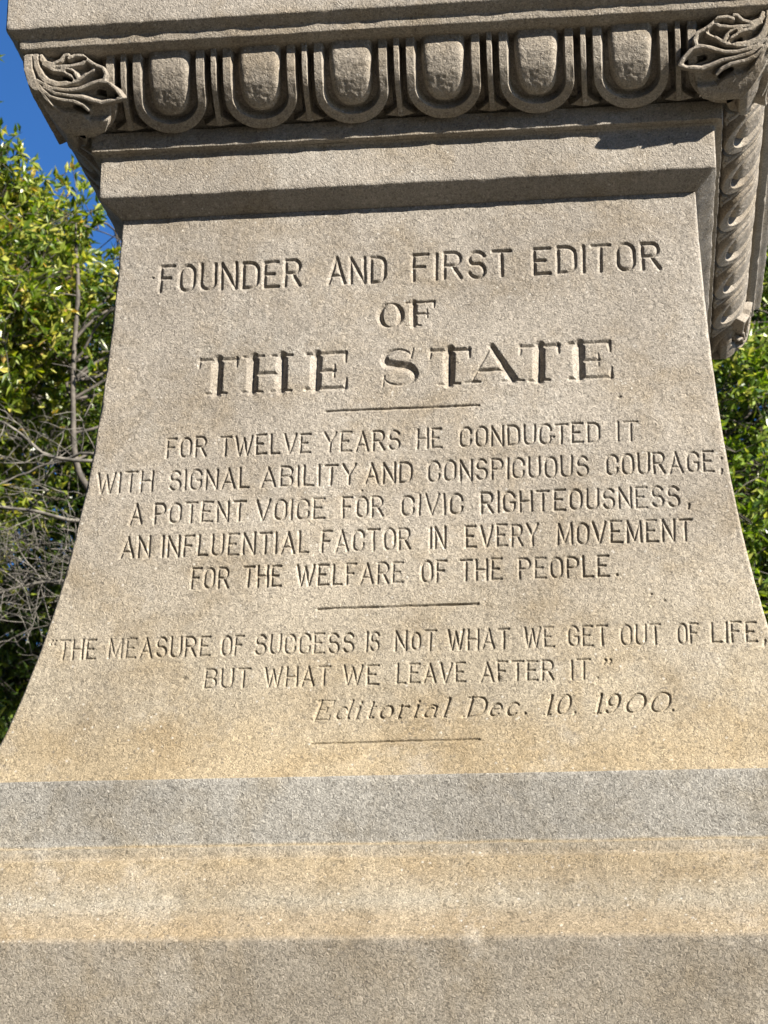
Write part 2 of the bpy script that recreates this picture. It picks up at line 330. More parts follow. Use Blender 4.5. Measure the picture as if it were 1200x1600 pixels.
# slanted roman with figures for the date line
def italic():
    G = {}; a, b = .105, .062
    def g(c, w, *s): G[c] = (w, [(list(p), [h]*len(p) if not isinstance(h, list) else h) for p, h in s])
    g('E', .62, ([(.12, 0), (.12, 1)], a), ([(0, 1), (.60, 1), (.60, .80)], b), ([(0, 0), (.62, 0), (.62, .2)], b), ([(.12, .52), (.42, .52)], b), ([(.42, .64), (.42, .40)], b))
    g('D', .74, ([(.14, 0), (.14, 1)], a), ([(0, 1), (.40, 1)]+arc(.40, .5, .34, .5, 90, 0), [b, b]+list(np.linspace(b, a, 9))), (arc(.40, .5, .34, .5, 0, -90)+[(0, 0)], list(np.linspace(a, b, 9))+[b]))
    bowl = lambda cx: (arc(cx, .32, .20, .32, 20, 340, 16), list(np.interp(np.linspace(0, 1, 16), [0, .5, 1], [b, a, b])))
    g('d', .50, bowl(.22), ([(.46, 1.0), (.46, .05), (.52, .02)], a*.9), ([(.38, 1), (.46, 1)], b))
    g('i', .22, ([(.10, .62), (.10, 0)], a), ([(.02, .60), (.10, .62)], b), ([(.02, 0), (.20, 0)], b), ([(.10, .86), (.10, .87)], a*.9))
    g('t', .30, ([(.12, .85), (.12, .10), (.20, .02), (.28, .06)], a*.9), ([(.0, .62), (.28, .62)], b))
    g('o', .44, (arc(.22, .32, .21, .32, 0, 360, 22), list(np.interp(np.linspace(0, 1, 22), [0, .25, .5, .75, 1], [a, b, a, b, a]))))
    g('r', .38, ([(.10, .62), (.10, 0)], a), ([(.02, .61), (.10, .62)], b), ([(.02, 0), (.20, 0)], b), ([(.10, .44), (.22, .60), (.36, .58)], [b, b, a*.9]))
    g('a', .46, (arc(.20, .24, .18, .24, 20, 340, 14), list(np.interp(np.linspace(0, 1, 14), [0, .5, 1], [b, a, b]))), ([(.08, .56), (.22, .64), (.38, .54), (.38, .05), (.46, .02)], [b, b, a*.9, a*.9, b]))
    g('l', .24, ([(.10, 1), (.10, 0)], a), ([(.02, 1), (.10, 1)], b), ([(.02, 0), (.20, 0)], b))
    g('e', .44, ([(.04, .36), (.40, .36)]+arc(.22, .32, .20, .32, 10, 320, 16), [b, b]+list(np.interp(np.linspace(0, 1, 16), [0, .5, 1], [b, a, b]))))
    g('c', .42, (arc(.22, .32, .20, .32, 40, 320, 16), list(np.interp(np.linspace(0, 1, 16), [0, .5, 1], [.07, a, b]))))
    g('1', .34, ([(.18, 1), (.18, 0)], a), ([(.02, .84), (.18, 1)], b), ([(.02, 0), (.34, 0)], b))
    g('0', .58, (arc(.29, .5, .27, .5, 0, 360, 26), list(np.interp(np.linspace(0, 1, 26), [0, .25, .5, .75, 1], [a, b, a, b, a]))))
    g('9', .56, (arc(.27, .70, .24, .30, 0, 360, 22), list(np.interp(np.linspace(0, 1, 22), [0, .25, .5, .75, 1], [a, b, a, b, a]))), ([(.52, .70), (.50, .34), (.36, .08), (.16, .0), (.06, .10)], [a, a, b, b, a*.9]))
    g('.', .0, ([(0, .06), (0, .07)], .085)); g(',', .08, ([(.06, .08), (.05, .02), (0, -.16)], [.085, .07, .02]))
    sh = .22
    for k, (w, S) in G.items(): G[k] = (w, [([(x+sh*(y-.3), y) for x, y in p], h) for p, h in S])
    return G
ITAL = italic()
SETS = {'of': (SERIF, .07), 'state': (SERIF, 0), 'editorial': (ITAL, .20)}

WORDS = []          # one carved sub-part per word
SEGS = []           # per line: name, tmin, tmax, list of (x0,x1,[segments])
lr = random.Random(5)
for nm, tt, tb, words in LINES:
    G, gap = SETS.get(nm, (SANS, .27)); H = tb-tt; letters = []; prev, px1 = '', -9
    hw0 = .092 if nm == 'founder' else .086
    for s, x0, x1 in words:
        if not (s in '.,;}' or (prev == '{') or (nm == 'state' and s in 'HETA' and prev and (x0-px1) < .02) or s in ('oT', '00')):
            WORDS.append(''); 
        WID = len(WORDS)-1; WORDS[WID] += {'{': '', '}': ''}.get(s, s.upper() if s == 'oT' else s); prev, px1 = s, x1
        adv = [G[c][0] for c in s]; k = H
        pad = (hw0 if G is SANS else .04)*H
        nat = sum(adv)+gap*(len(s)-1); avail = (x1-x0-2*pad)/H
        sx = 1.0
        if nat > 1e-6 and avail > 0: sx = avail/nat
        if s in '.,;': sx = 1.0
        x = x0+pad
        for c, a in zip(s, adv):
            segs = []
            dy, sc_y, rot = lr.uniform(-.015, .015)*H, 1+lr.uniform(-.02, .02), lr.uniform(-.02, .02)
            for st in G[c][1]:
                if G is SANS: pts, hs = st, [hw0]*len(st)
                else: pts, hs = st
                q = [(x+px*sx*H+rot*py*H, tb+dy-py*H*sc_y) for px, py in pts]
                segs += [(q[i], q[i+1], hs[i]*H, hs[i+1]*H) for i in range(len(q)-1)]
            letters.append((x-.25*H, x+a*sx*H+.30*H, segs, WID)); x += (a+gap)*sx*H
    SEGS.append([nm, tt-.012, tb+.014, letters])
for nm, (xa, xb, ta, tb2, hw) in {'rule_upper': (-.1288, .1272, .3822, .3820, .0033), 'rule_middle': (-.1302, .1257, .7397, .7386, .0034), 'rule_lower': (-.1277, .1303, .9726, .9702, .0030)}.items():
    SEGS.append([nm, ta-.012, ta+.012, [(xa-.01, xb+.01, [((xa, ta), (xb, tb2), hw, hw)], -1)]])
TEND = 1.0290; DT = .0007
def fine(t): return any(a <= t <= b for _, a, b, _ in SEGS)
ts = [0.0]
while ts[-1] < TEND:
    ts.append(ts[-1]+(DT if fine(ts[-1]) or fine(ts[-1]+.004) else .0035))
ts[-1] = TEND; ts = np.array(ts); NC = 1760
s = np.linspace(-1, 1, NC); TT = ts[:, None]*np.ones(NC); WW = wsh(TT); XX = WW*s
DEP = np.zeros_like(XX); LID = np.full(XX.shape, -1, np.int32)
wob = .0011
XQ = XX+(vnoise(XX, TT, scale=70, seed=21)-.5)*wob; TQ = TT+(vnoise(XX, TT, scale=70, seed=22)-.5)*wob
for li, (nm, ta, tb, letters) in enumerate(SEGS):
    r0, r1 = np.searchsorted(ts, [ta, tb]); wr = float(wsh(.5*(ta+tb)))
    slope = {'state': .98, 'of': 1.05, 'founder': 1.2, 'editorial': 1.35, 'rule_lower': 1.1, 'measure': 1.1, 'leave': 1.1}.get(nm, 1.2)
    for x0, x1, segs, wid in letters:
        c0, c1 = np.searchsorted(s*wr, [x0-.02, x1+.02]); c0, c1 = max(0, c0), min(NC, c1)
        px, py = XQ[r0:r1, c0:c1], TQ[r0:r1, c0:c1]; e = np.full(px.shape, -1.0)
        for a, b, ha, hb in segs: e = np.maximum(e, segd(px, py, a, b, ha, hb))
        k = .0007; d = np.where(e > -.0018, slope*(e+np.sqrt(e*e+k*k))/2-.00006, 0)
        wear = .72+.5*vnoise(px, py, scale=22, seed=31)
        d = np.clip(d, 0, .0105)*wear
        sub = DEP[r0:r1, c0:c1]; lid = LID[r0:r1, c0:c1]
        lid[(d > sub) & (d > .00035)] = wid if wid >= 0 else 1000+li; DEP[r0:r1, c0:c1] = np.maximum(sub, d)
# undulation of the hand-dressed face, worn arrises, a few small pits
UND = (vnoise(XX, TT, scale=9, seed=41)-.5)*.0016+(vnoise(XX, TT, scale=35, seed=42)-.5)*.0007+(vnoise(XX, TT, scale=150, seed=43)-.5)*.0005
e = WW-np.abs(XX)
R = .0032+.0030*vnoise(XX*0+np.sign(XX), TT, scale=25, seed=44)+.010*np.clip(vnoise(XX*0+np.sign(XX)*3, TT, scale=45, seed=45)-.72, 0, 1)
ARR = np.where(e < R, R-np.sqrt(np.clip(R*R-(R-e)**2, 0, None)), 0)
PIT = np.zeros_like(XX)
for x, t, rr in [(.36, .377, .004), (-.066, .53, .003), (-.44, .115, .003), (.42, .742, .004), (.40, .73, .003), (.545, .80, .003), (.16, .868, .006), (-.34, .855, .006), (.25, .445, .003)]:
    PIT = np.maximum(PIT, .003*np.clip(1-np.hypot((XX-x)*.8, TT-t)/rr, 0, 1))
YY = -WW+DEP+UND*sstep(0, .01, e)+ARR+PIT
Vf = np.stack([XX, YY, Z0-TT], -1).reshape(-1, 3)
F = grid_faces(len(ts), NC, flip=True)
fl = LID.reshape(-1)[F].max(1)
# the other three sides and the hidden ends
Vo, Fo, off = [], [], 0
tc = np.linspace(0, TEND, 60)
for sd in (1, 2, 3):
    sc_ = np.unique(np.concatenate([np.linspace(-1, 1, 60), [-.997, .997, -.994, .994]]))
    Tm = tc[:, None]*np.ones(len(sc_)); Wm = wsh(Tm); X = Wm*sc_; Y = -Wm
    ee = Wm-np.abs(X); Rr = .0045
    if sd == 2: Y = Y+np.where(ee < Rr, Rr-np.sqrt(np.clip(Rr*Rr-(Rr-ee)**2, 0, None)), 0)
    else: X = np.sign(X)*np.minimum(np.abs(X), Wm-.0045)
    a = sd*math.pi/2; ca, sa = math.cos(a), math.sin(a)
    Vo.append(np.stack([X*ca-Y*sa, X*sa+Y*ca, Z0-Tm], -1).reshape(-1, 3)); Fo.append(grid_faces(60, len(sc_), flip=True)+off); off += len(Vo[-1])
V1, F1 = compact(Vf, F[fl < 0])
shaft = mesh_np('shaft', np.concatenate([V1]+Vo), np.concatenate([F1]+[f+len(V1) for f in Fo]), M_shaft, mon, True)
for li in sorted(set(fl[fl >= 0].tolist())):
    V2, F2_ = compact(Vf, F[fl == li])
    o = mesh_np('carved_rule' if li >= 1000 else 'carved_word', V2, F2_, M_shaft, shaft, True)
    o['label'] = 'short cut line dividing the inscription' if li >= 1000 else 'carved word reading ' + WORDS[li]

# ---------------- egg and dart band
F2 = np.array([(.6345, .2535), (.6342, .2430), (.6338, .2326), (.6300, .2150), (.6185, .1910), (.5990, .1680), (.577, .1500), (.562, .1395), (.552, .1365), (.546, .1385)])
FL = np.array([(.648, .2535), (.6465, .24), (.6425, .22), (.634, .190), (.621, .166), (.605, .146), (.590, .132), (.572, .127), (.56, .130), (.552, .14)])
def curve(P):
    ar = np.concatenate([[0], np.cumsum(np.hypot(*np.diff(P, axis=0).T))]); aa = np.linspace(0, ar[-1], 400)
    q = np.stack([np.interp(aa, ar, P[:, i]) for i in (0, 1)], 1)
    k = np.ones(25)/25
    for i in (0, 1):
        pad = np.concatenate([2*q[0, i]-q[12:0:-1, i], q[:, i], 2*q[-1, i]-q[-2:-14:-1, i]]); q[:, i] = np.convolve(pad, k, 'valid')
    d = np.gradient(q, axis=0); d /= np.hypot(d[:, 0], d[:, 1])[:, None]
    n = np.stack([-d[:, 1], d[:, 0]], 1)          # outward
    return aa, q, n, ar[-1]
aF, qF, nF, AF = curve(F2)
def onband(sx, a, h, C=(aF, qF, nF)):
    aa, q, n = C
    w_ = np.interp(a, aa, q[:, 0])+h*np.interp(a, aa, n[:, 0]); z_ = np.interp(a, aa, q[:, 1])+h*np.interp(a, aa, n[:, 1])
    return np.stack([sx, -w_, z_+Z0], -1)
PER = .159; HP = PER/2
band = ring('egg_and_dart_band', [(.50, .150), (.535, .1475), (.548, .165), (.565, .187), (.588, .213), (.597, .232), (.600, .2528), (.5, .2532)], M_cap, mon, r=.004, seed=12)
na, ns = 190, 190
a_ = np.linspace(0, AF, na); s_ = np.linspace(-HP, HP, ns)
Am, Sm = np.meshgrid(a_, s_, indexing='ij'); Sa = np.abs(Sm)
# frame: two arms joined in a round bottom, bevelled both sides
AB = .088                                        # where the arms begin to round in
def udist(half, bot):                            # inside positive distance of a U outline
    ry = bot-AB
    inr = 1-np.sqrt((Sa/half)**2+(np.clip(Am-AB, 0, None)/ry)**2)
    return inr*half
dO = udist(.0655, .150); dI = udist(.0440, .1245)
fr = np.minimum(dO/.0028, -dI/.0052); fr = np.clip(fr, 0, 1)
hF = np.where(dI > -.0052, -.018, -.028); hF = hF+(.003*sstep(.02, .08, Am)-hF)*fr+.0006*(vnoise(Sm, Am, scale=120, seed=50)-.5)+.0010*(vnoise(Sm, Am, scale=45, seed=51)-.5)
# the egg
hwE = .0382-.0055*np.clip(Am/.117, 0, 1)**2
AE = .076; qx = Sa/hwE; qy = np.clip(Am-AE, 0, None)/(.1195-AE)
rr = (qx**2.6+qy**2.3)**(1/2.5)
dome = np.clip(1-np.clip(rr, 0, 1)**8, 0, 1)**.6
hE = -.018+.0205*dome+(vnoise(Sm, Am, scale=190, seed=52)-.5)*.0008+(vnoise(Sm, Am, scale=70, seed=53)-.5)*.0005
H_ = np.maximum(hF, np.where(rr < 1.02, hE, -1))
Pc = onband(Sm, Am, H_).reshape(-1, 3); Fc = grid_faces(na, ns, flip=True)
eggm = ((rr < 1.0) & (hE > -.0168)).reshape(-1)[Fc].all(1)
dd = ((Sa > .0668) & (Am < .150)).reshape(-1)[Fc].all(1)
Ve, Fe = compact(Pc, Fc[eggm]); Vr, Fr = compact(Pc, Fc[~eggm & ~dd])
half = (Sm >= -.0005).reshape(-1)[Fc].all(1); Vh, Fh = compact(Pc, Fc[~eggm & ~dd & half])
half2 = (Sm <= .0005).reshape(-1)[Fc].all(1); Vh2, Fh2 = compact(Pc, Fc[~eggm & ~dd & half2])
# the dart: a narrow bar ending in an arrowhead between two frames
nd = 90; sd_ = np.linspace(-.036, .036, 120); Ad, Sd = np.meshgrid(np.linspace(0, .152, nd*2), sd_, indexing='ij')
bar = np.clip((.0064-np.abs(Sd))/.0020, 0, 1)*(Ad < .140)
wb = .0040+.031*np.clip((Ad-.112)/.030, 0, 1)**2.2
tip = np.clip((wb-np.abs(Sd))/.003, 0, 1)*sstep(.108, .120, Ad)*(1-sstep(.136+.010*(1-np.abs(Sd)/.036), .142+.010*(1-np.abs(Sd)/.036), Ad))
hD = -.034+np.maximum(.036*bar-.004*sstep(.05, .12, Ad)*bar, .027*tip)+(vnoise(Sd, Ad, scale=130, seed=55)-.5)*.0008
Pd = onband(Sd, Ad, hD).reshape(-1, 3); Fd = grid_faces(nd*2, 120, flip=True)
keep = (hD > -.033).reshape(-1)[Fd].any(1) | ((np.abs(Sd) < .0130).reshape(-1)[Fd].all(1))
Vd, Fd = compact(Pd, Fd[keep])
protos = {}
def rep(name, V, F, centres):
    first = None
    for k in range(4):
        for cx in centres:
            if first is None:
                first = mesh_np(name, V, F, M_cap, band, True); o = first
            else:
                o = first.copy(); link(o); o.parent = band
            a = k*math.pi/2
            o.rotation_euler = (0, 0, a); o.location = (cx*math.cos(a), cx*math.sin(a), 0)
rep('egg', Ve, Fe, [(i-2.5)*PER for i in range(6)])
rep('egg_frame', Vr, Fr, [(i-2.5)*PER for i in range(6)])
rep('end_frame', Vh, Fh, [-3.5*PER]); rep('end_frame', Vh2, Fh2, [3.5*PER])
rep('dart', Vd, Fd, [(i-3)*PER for i in range(7)])

# ---------------- acanthus leaf on each corner
TR = {
'rib':[(0.64, 0.0041), (0.6379, 0.0256), (0.6311, 0.0501), (0.618, 0.0765), (0.602, 0.1032)],
'r0':[(0.6276, 0.0029), (0.6245, 0.0206), (0.6172, 0.0381), (0.6083, 0.0496), (0.5934, 0.0559), (0.5743, 0.0552)],
'r1':[(0.6181, 0.0035), (0.6131, 0.0147), (0.5998, 0.0198), (0.5845, 0.0145), (0.5771, 0.005), (0.5714, 0.0044)],
'r2':[(0.6179, 0.0104), (0.6074, 0.0226), (0.5884, 0.0256), (0.5637, 0.0246), (0.5466, 0.0224), (0.5371, 0.0154), (0.5448, 0.0084), (0.56, 0.0067), (0.5694, 0.0105)],
'r3':[(0.6131, 0.0194), (0.5979, 0.0298), (0.5771, 0.0348), (0.5679, 0.0409), (0.5627, 0.0503)],
'r3b':[(0.5827, 0.0288), (0.5657, 0.0317), (0.5574, 0.0396), (0.5531, 0.0481)],
'r4':[(0.597, 0.0521), (0.5782, 0.0568), (0.5571, 0.0525), (0.5415, 0.0423), (0.5278, 0.034), (0.5249, 0.0246), (0.5371, 0.0154)],
'r5':[(0.5249, 0.0246), (0.5098, 0.0322), (0.5051, 0.0426), (0.5079, 0.0534), (0.5184, 0.0546)],
'r6':[(0.6243, 0.0468), (0.6031, 0.0609), (0.5752, 0.0665), (0.5542, 0.0658), (0.5347, 0.0592), (0.5184, 0.0546), (0.5006, 0.0575), (0.4864, 0.0692), (0.4777, 0.0827)],
'r7':[(0.6126, 0.0594), (0.5945, 0.0705), (0.5703, 0.0755), (0.5478, 0.0789), (0.5296, 0.0868), (0.5149, 0.0909), (0.4956, 0.0883), (0.4778, 0.0835)],
'r8':[(0.6235, 0.0506), (0.615, 0.0657), (0.6045, 0.0754), (0.5861, 0.0819), (0.5636, 0.0853), (0.5492, 0.0922), (0.5399, 0.1014)],
'contour':[(0.6518, 0.0), (0.6154, 0.0), (0.5961, 0.0058), (0.5791, 0.0009), (0.5639, 0.0009), (0.5372, 0.0075), (0.5201, 0.0221), (0.5069, 0.0276), (0.4999, 0.0429), (0.5023, 0.0537), (0.493, 0.0579), (0.479, 0.0714), (0.4726, 0.0845), (0.4809, 0.0914), (0.4928, 0.0962), (0.501, 0.1013), (0.5061, 0.1271), (0.5153, 0.1475), (0.539, 0.1527), (0.5475, 0.1527), (0.5763, 0.1527), (0.6339, 0.1527)],
'e1':[(0.5813, 0.0428), (0.5655, 0.0492)],
'e2':[(0.5207, 0.0718), (0.4912, 0.0807)],
'e3':[(0.5649, 0.0959), (0.5452, 0.1063)],
'e4':[(0.5504, 0.0136), (0.5399, 0.0143)],
'e5':[(0.5943, 0.004), (0.5847, 0.0056)],
'e6':[(0.5373, 0.0353), (0.5259, 0.0293)],
'e7':[(0.5733, 0.0332), (0.564, 0.0374)],
}
aL, qL, nL, AL = curve(FL)
nu, nv = 230, 210
av = np.linspace(0.0, AL, nv); uu = np.linspace(0, 1, nu)
X0 = .455
wv = np.interp(av, aL, qL[:, 0])
U = X0+uu[None, :]*(wv[:, None]-X0); A = av[:, None]*np.ones(nu)
U2 = U+(vnoise(U, A, scale=60, seed=61)-.5)*.0012; A2 = A+(vnoise(U, A, scale=60, seed=62)-.5)*.0012
def poly_in(poly, x, y):
    ins = np.zeros(x.shape, bool); dm = np.full(x.shape, 9.0)
    for (x1, y1), (x2, y2) in zip(poly, poly[1:]+poly[:1]):
        c = ((y1 > y) != (y2 > y)) & (x < (x2-x1)*(y-y1)/(y2-y1+1e-12)+x1); ins ^= c
        dm = np.minimum(dm, -segd(x, y, (x1, y1), (x2, y2)))
    return np.where(ins, dm, -dm)
cont = poly_in([(.70, -.01)]+[(x, max(a, -.01) if a > .002 else -.01) for x, a in TR['contour'][1:-1]]+[(.46+.10, .30), (.70, .30)], U2, A2)
ins = sstep(-.0022, .0022, cont)
hl = np.full(U.shape, -.006)
low = sstep(.086, .112, A2)                       # the plain swelling below the lobes
rid = np.zeros_like(U)
for k in ('rib', 'r0', 'r1', 'r2', 'r3', 'r3b', 'r4', 'r5', 'r6', 'r7', 'r8'):
    P = TR[k]; wd = {'rib': .0105, 'r0': .0060}.get(k, .0033)
    d = np.full(U.shape, 9.0)
    for i in range(len(P)-1): d = np.minimum(d, -segd(U2, A2, P[i], P[i+1]))
    rid = np.maximum(rid, 1-sstep(wd*.55, wd+.0042, d))
hl = -.011+.0160*rid
for k, ry, dp in (('e1', .0042, .026), ('e2', .0058, .024), ('e3', .0048, .026), ('e4', .0035, .016), ('e5', .003, .012), ('e6', .004, .012), ('e7', .003, .014)):
    P = TR[k]; d = -segd(U2, A2, P[0], P[1]); hl = hl-dp*np.clip(1-(d/ry)**2, 0, 1)**.7*(1-.6*rid)
body = -.002+.001*(vnoise(U, A, scale=50, seed=63)-.5)
m8 = sstep(.0, .010, A2-np.interp(U2, [p[0] for p in TR['r8'][::-1]], [p[1] for p in TR['r8'][::-1]])-.012)
hl = hl*(1-m8)+body*m8
hl = hl+(vnoise(U, A, scale=120, seed=64)-.5)*.0010
hl = hl*ins+(-.034)*(1-ins)
wn = np.interp(A, aL, qL[:, 0])+hl*np.interp(A, aL, nL[:, 0]); zn = np.interp(A, aL, qL[:, 1])+hl*np.interp(A, aL, nL[:, 1])
wc = wn[:, -1:]                                   # half width at the mitre
xs = X0+uu[None, :]*(wc-X0)
# keep traced positions: only the last stretch is pulled to the mitre
bl = sstep(.75, 1.0, uu)[None, :]; xs = U*(1-bl)+(U+(wc-wv[:, None]))*bl
V1 = np.stack([-xs, -wn, zn+Z0], -1).reshape(-1, 3); V2 = np.stack([-wn, -xs, zn+Z0], -1).reshape(-1, 3)
Fg = grid_faces(nv, nu, flip=False); kp = (cont > -.0035).reshape(-1)[Fg].any(1)
Va, Fa = compact(V1, Fg[kp]); Vb, Fb = compact(V2, Fg[kp][:, ::-1])
leaf = mesh_np('corner_leaf', np.concatenate([Va, Vb]), np.concatenate([Fa, Fb+len(Va)]), M_cap, mon, True)
for k in (1, 2, 3): copy_part(leaf, mon, k*math.pi/2)
# ---------------------------------------------------------------- trees
def tube(pts, rads, sides=6):
    pts = np.asarray(pts, float); n = len(pts)
    d = np.gradient(pts, axis=0); d /= np.linalg.norm(d, axis=1)[:, None]+1e-9
    ref = np.where(np.abs(d[:, 2:3]) < .9, [[0, 0, 1.]], [[1., 0, 0]])
    a = np.cross(d, ref); a /= np.linalg.norm(a, axis=1)[:, None]; b = np.cross(d, a)
    th = np.linspace(0, 2*np.pi, sides, endpoint=False)
    V = pts[:, None, :]+np.asarray(rads)[:, None, None]*(np.cos(th)[None, :, None]*a[:, None, :]+np.sin(th)[None, :, None]*b[:, None, :])
    i = np.arange(n*sides).reshape(n, sides); j = np.roll(i, -1, 1)
    return V.reshape(-1, 3), np.stack([i[:-1], j[:-1], j[1:], i[1:]], -1).reshape(-1, 4)
class Wood:
    def __init__(s): s.V, s.F, s.n = [], [], 0
    def add(s, pts, rads, sides=6):
        V, F = tube(pts, rads, sides); s.V.append(V); s.F.append(F+s.n); s.n += len(V)
    def limb(s, p, q, r0, r1, rg, sag=.08, sides=5, n=7, jit=.05):
        p, q = np.array(p, float), np.array(q, float); t = np.linspace(0, 1, n)[:, None]; L = np.linalg.norm(q-p)
        P = p+(q-p)*t; P[1:-1] += rg.normal(0, jit*L, (n-2, 3)); P[:, 2] += sag*L*np.sin(t[:, 0]*np.pi)
        P[1:-1] = (P[:-2]+2*P[1:-1]+P[2:])/4
        s.add(P, np.linspace(r0, r1, n), sides); return P
    def build(s, name, mat, parent): return mesh_np(name, np.concatenate(s.V), np.concatenate(s.F), mat, parent, True)
def leaves(name, C, D, L, Wd, mat, parent, rg, fold=.25):
    """one folded pointed leaf of five vertices at each base point C along direction D"""
    n = len(C); D = D/(np.linalg.norm(D, axis=1)[:, None]+1e-9)
    R_ = rg.normal(0, 1, (n, 3))*.7+np.array([0, 0, 1.0]); S = np.cross(D, R_); S /= np.linalg.norm(S, axis=1)[:, None]+1e-9
    U = np.cross(S, D); l = (L*rg.uniform(.65, 1.2, n))[:, None]; w_ = (Wd*rg.uniform(.75, 1.2, n))[:, None]
    curl = rg.uniform(-.25, .15, n)[:, None]*l
    V = np.empty((n, 5, 3)); V[:, 0] = C; V[:, 1] = C+D*l*.52+S*w_*.5+U*w_*fold; V[:, 2] = C+D*l*.5
    V[:, 3] = C+D*l*.52-S*w_*.5+U*w_*fold; V[:, 4] = C+D*l+U*curl
    b = (np.arange(n)*5)[:, None]
    F = np.concatenate([b+np.array([[0, 2, 1]]), b+np.array([[1, 2, 4]]), b+np.array([[0, 3, 2]]), b+np.array([[2, 3, 4]])])
    return mesh_np(name, V.reshape(-1, 3), F, mat, parent, False)
def crown_clusters(rg, blobs, n, gap, gscale, seed, shell=.55):
    """cluster centres in ellipsoids, denser towards the outside, with gaps from a noise field"""
    out = []
    tot = sum(b[2] for b in blobs)
    for c, r, wt in blobs:
        m = int(n*wt/tot*4); d = rg.normal(0, 1, (m, 3)); d /= np.linalg.norm(d, axis=1)[:, None]
        rad_ = (shell+(1-shell)*rg.uniform(0, 1, m))**.8
        lump = 1+.22*(vnoise(d[:, 0]*2, d[:, 1]*2, d[:, 2]*2, 1.6, seed+3)-.5)*2
        P = np.array(c)+d*(rad_*lump)[:, None]*np.array(r)
        k = vnoise(P[:, 0], P[:, 1], P[:, 2], gscale, seed) > gap
        out.append(P[k][:int(n*wt/tot)])
    return np.concatenate(out)
def tree(name, label, group, trunk, rads, blobs, n, mat, lsize, seed, gap=.42, gscale=1.6, bark=None, per=26, spread=.16, limbs=26, shell=.55, cat='tree', twig=.004):
    rg = np.random.default_rng(seed); base = np.array(trunk[0], float); root = thing(name, label, cat, tuple(base), group)
    tr = np.array(trunk, float)-base; wd = Wood()
    tt = np.linspace(0, 1, len(tr)); ti = np.linspace(0, 1, 30)
    path = np.stack([np.interp(ti, tt, tr[:, i]) for i in range(3)], 1)
    for _ in range(2): path[1:-1] = (path[:-2]+2*path[1:-1]+path[2:])/4
    pr = np.interp(ti, tt, rads); wd.add(path, pr, 9)
    bl = [((np.array(c)-base), r, wt) for c, r, wt in blobs]
    C = crown_clusters(rg, bl, n, gap, gscale, seed, shell)
    nodes = [path[10:]]
    for i in rg.choice(len(C), min(limbs, len(C)), replace=False):
        e = C[i]; cand = path[8:]; dz = e[2]-cand[:, 2]; j = np.argmin(np.linalg.norm(cand-e, axis=1)+np.where(dz < .25, .6, 0))
        r = pr[8+j]; P = wd.limb(cand[j], e, max(r*.5, .008), .004, rg, .06, 5, 8, .035); nodes.append(P[2:])
    nodes = np.concatenate(nodes)
    tips, dirs = [], []
    for c in C:
        j = np.argmin(((nodes-c)**2).sum(1)); P = wd.limb(nodes[j], c, twig*1.3, twig*.6, rg, .03, 3, 5, .05)
        for _ in range(4):
            q = c+rg.normal(0, spread, 3)*np.array([1, 1, .8]); wd.limb(c, q, twig*.6, twig*.35, rg, .02, 3, 4, .04)
            tips.append(q); dirs.append(q-c)
    tips = np.array(tips); dirs = np.array(dirs); m = per//3
    Cc = np.repeat(tips, m, 0); Dd = np.repeat(dirs/(np.linalg.norm(dirs, axis=1)[:, None]+1e-9), m, 0)
    back = rg.uniform(0, .5, len(Cc))[:, None]*np.repeat(dirs, m, 0)
    Dl = Dd*.55+rg.normal(0, .62, Dd.shape)+np.array([0, 0, .12])
    wd.build('trunk', bark or M_bark, root)
    leaves('crown', Cc-back, Dl, lsize, lsize*.36, mat, root, rg)
    return root
ML1 = leaf_mat('leaf_yellow_green', [(0, (.05, .09, .012)), (.35, (.10, .155, .02)), (.7, (.23, .27, .04)), (.94, (.45, .43, .10)), (1, (.34, .20, .06))], .42)
ML2 = leaf_mat('leaf_mid_green', [(0, (.03, .06, .012)), (.5, (.055, .095, .017)), (.85, (.12, .17, .025)), (1, (.26, .28, .06))], .36)
ML4 = leaf_mat('leaf_fresh_green', [(0, (.035, .075, .014)), (.4, (.10, .16, .022)), (.8, (.22, .29, .045)), (1, (.42, .42, .10))], .38)
ML3 = leaf_mat('leaf_dark_green', [(0, (.012, .026, .008)), (.6, (.025, .05, .012)), (1, (.06, .10, .02))], .22)
tree('evergreen_tree', 'broad yellow green evergreen at the left edge, its crown against the sky', 'evergreens behind the monument',
     [(-4.2, 5.4, 0), (-4.15, 5.35, 2.2), (-4.0, 5.3, 4.0), (-3.4, 5.3, 5.6)], [.14, .11, .07, .02],
     [((-3.14, 5.1, 5.92), (.95, .95, .88), 1.0), ((-3.3, 5.4, 5.0), (.9, .8, .7), .25)], 2300, ML1, .066, 3, gap=.36, per=30, spread=.12, shell=.5)
tree('slender_tree', 'slender young tree with a thin bent trunk and loose yellow leaves left of pedestal', 'evergreens behind the monument',
     [(-1.45, 4.9, 0), (-1.62, 4.95, 2.5), (-1.75, 5.0, 4.2), (-1.95, 5.0, 4.58), (-2.08, 5.0, 4.72), (-2.125, 5.0, 4.84), (-2.14, 5, 5.07), (-2.155, 5, 5.33), (-2.14, 5, 5.68), (-2.17, 5, 5.88), (-2.18, 5.02, 6.02)],
     [.06, .045, .03, .02, .016, .0145, .013, .012, .0115, .008, .004],
     [((-2.03, 5.3, 5.80), (.60, .5, .58), 1.0), ((-1.5, 5.4, 5.2), (.7, .5, .7), .6)], 230, ML1, .062, 7, gap=.48, gscale=2.6, per=24, spread=.11, limbs=16, shell=.2, twig=.003)
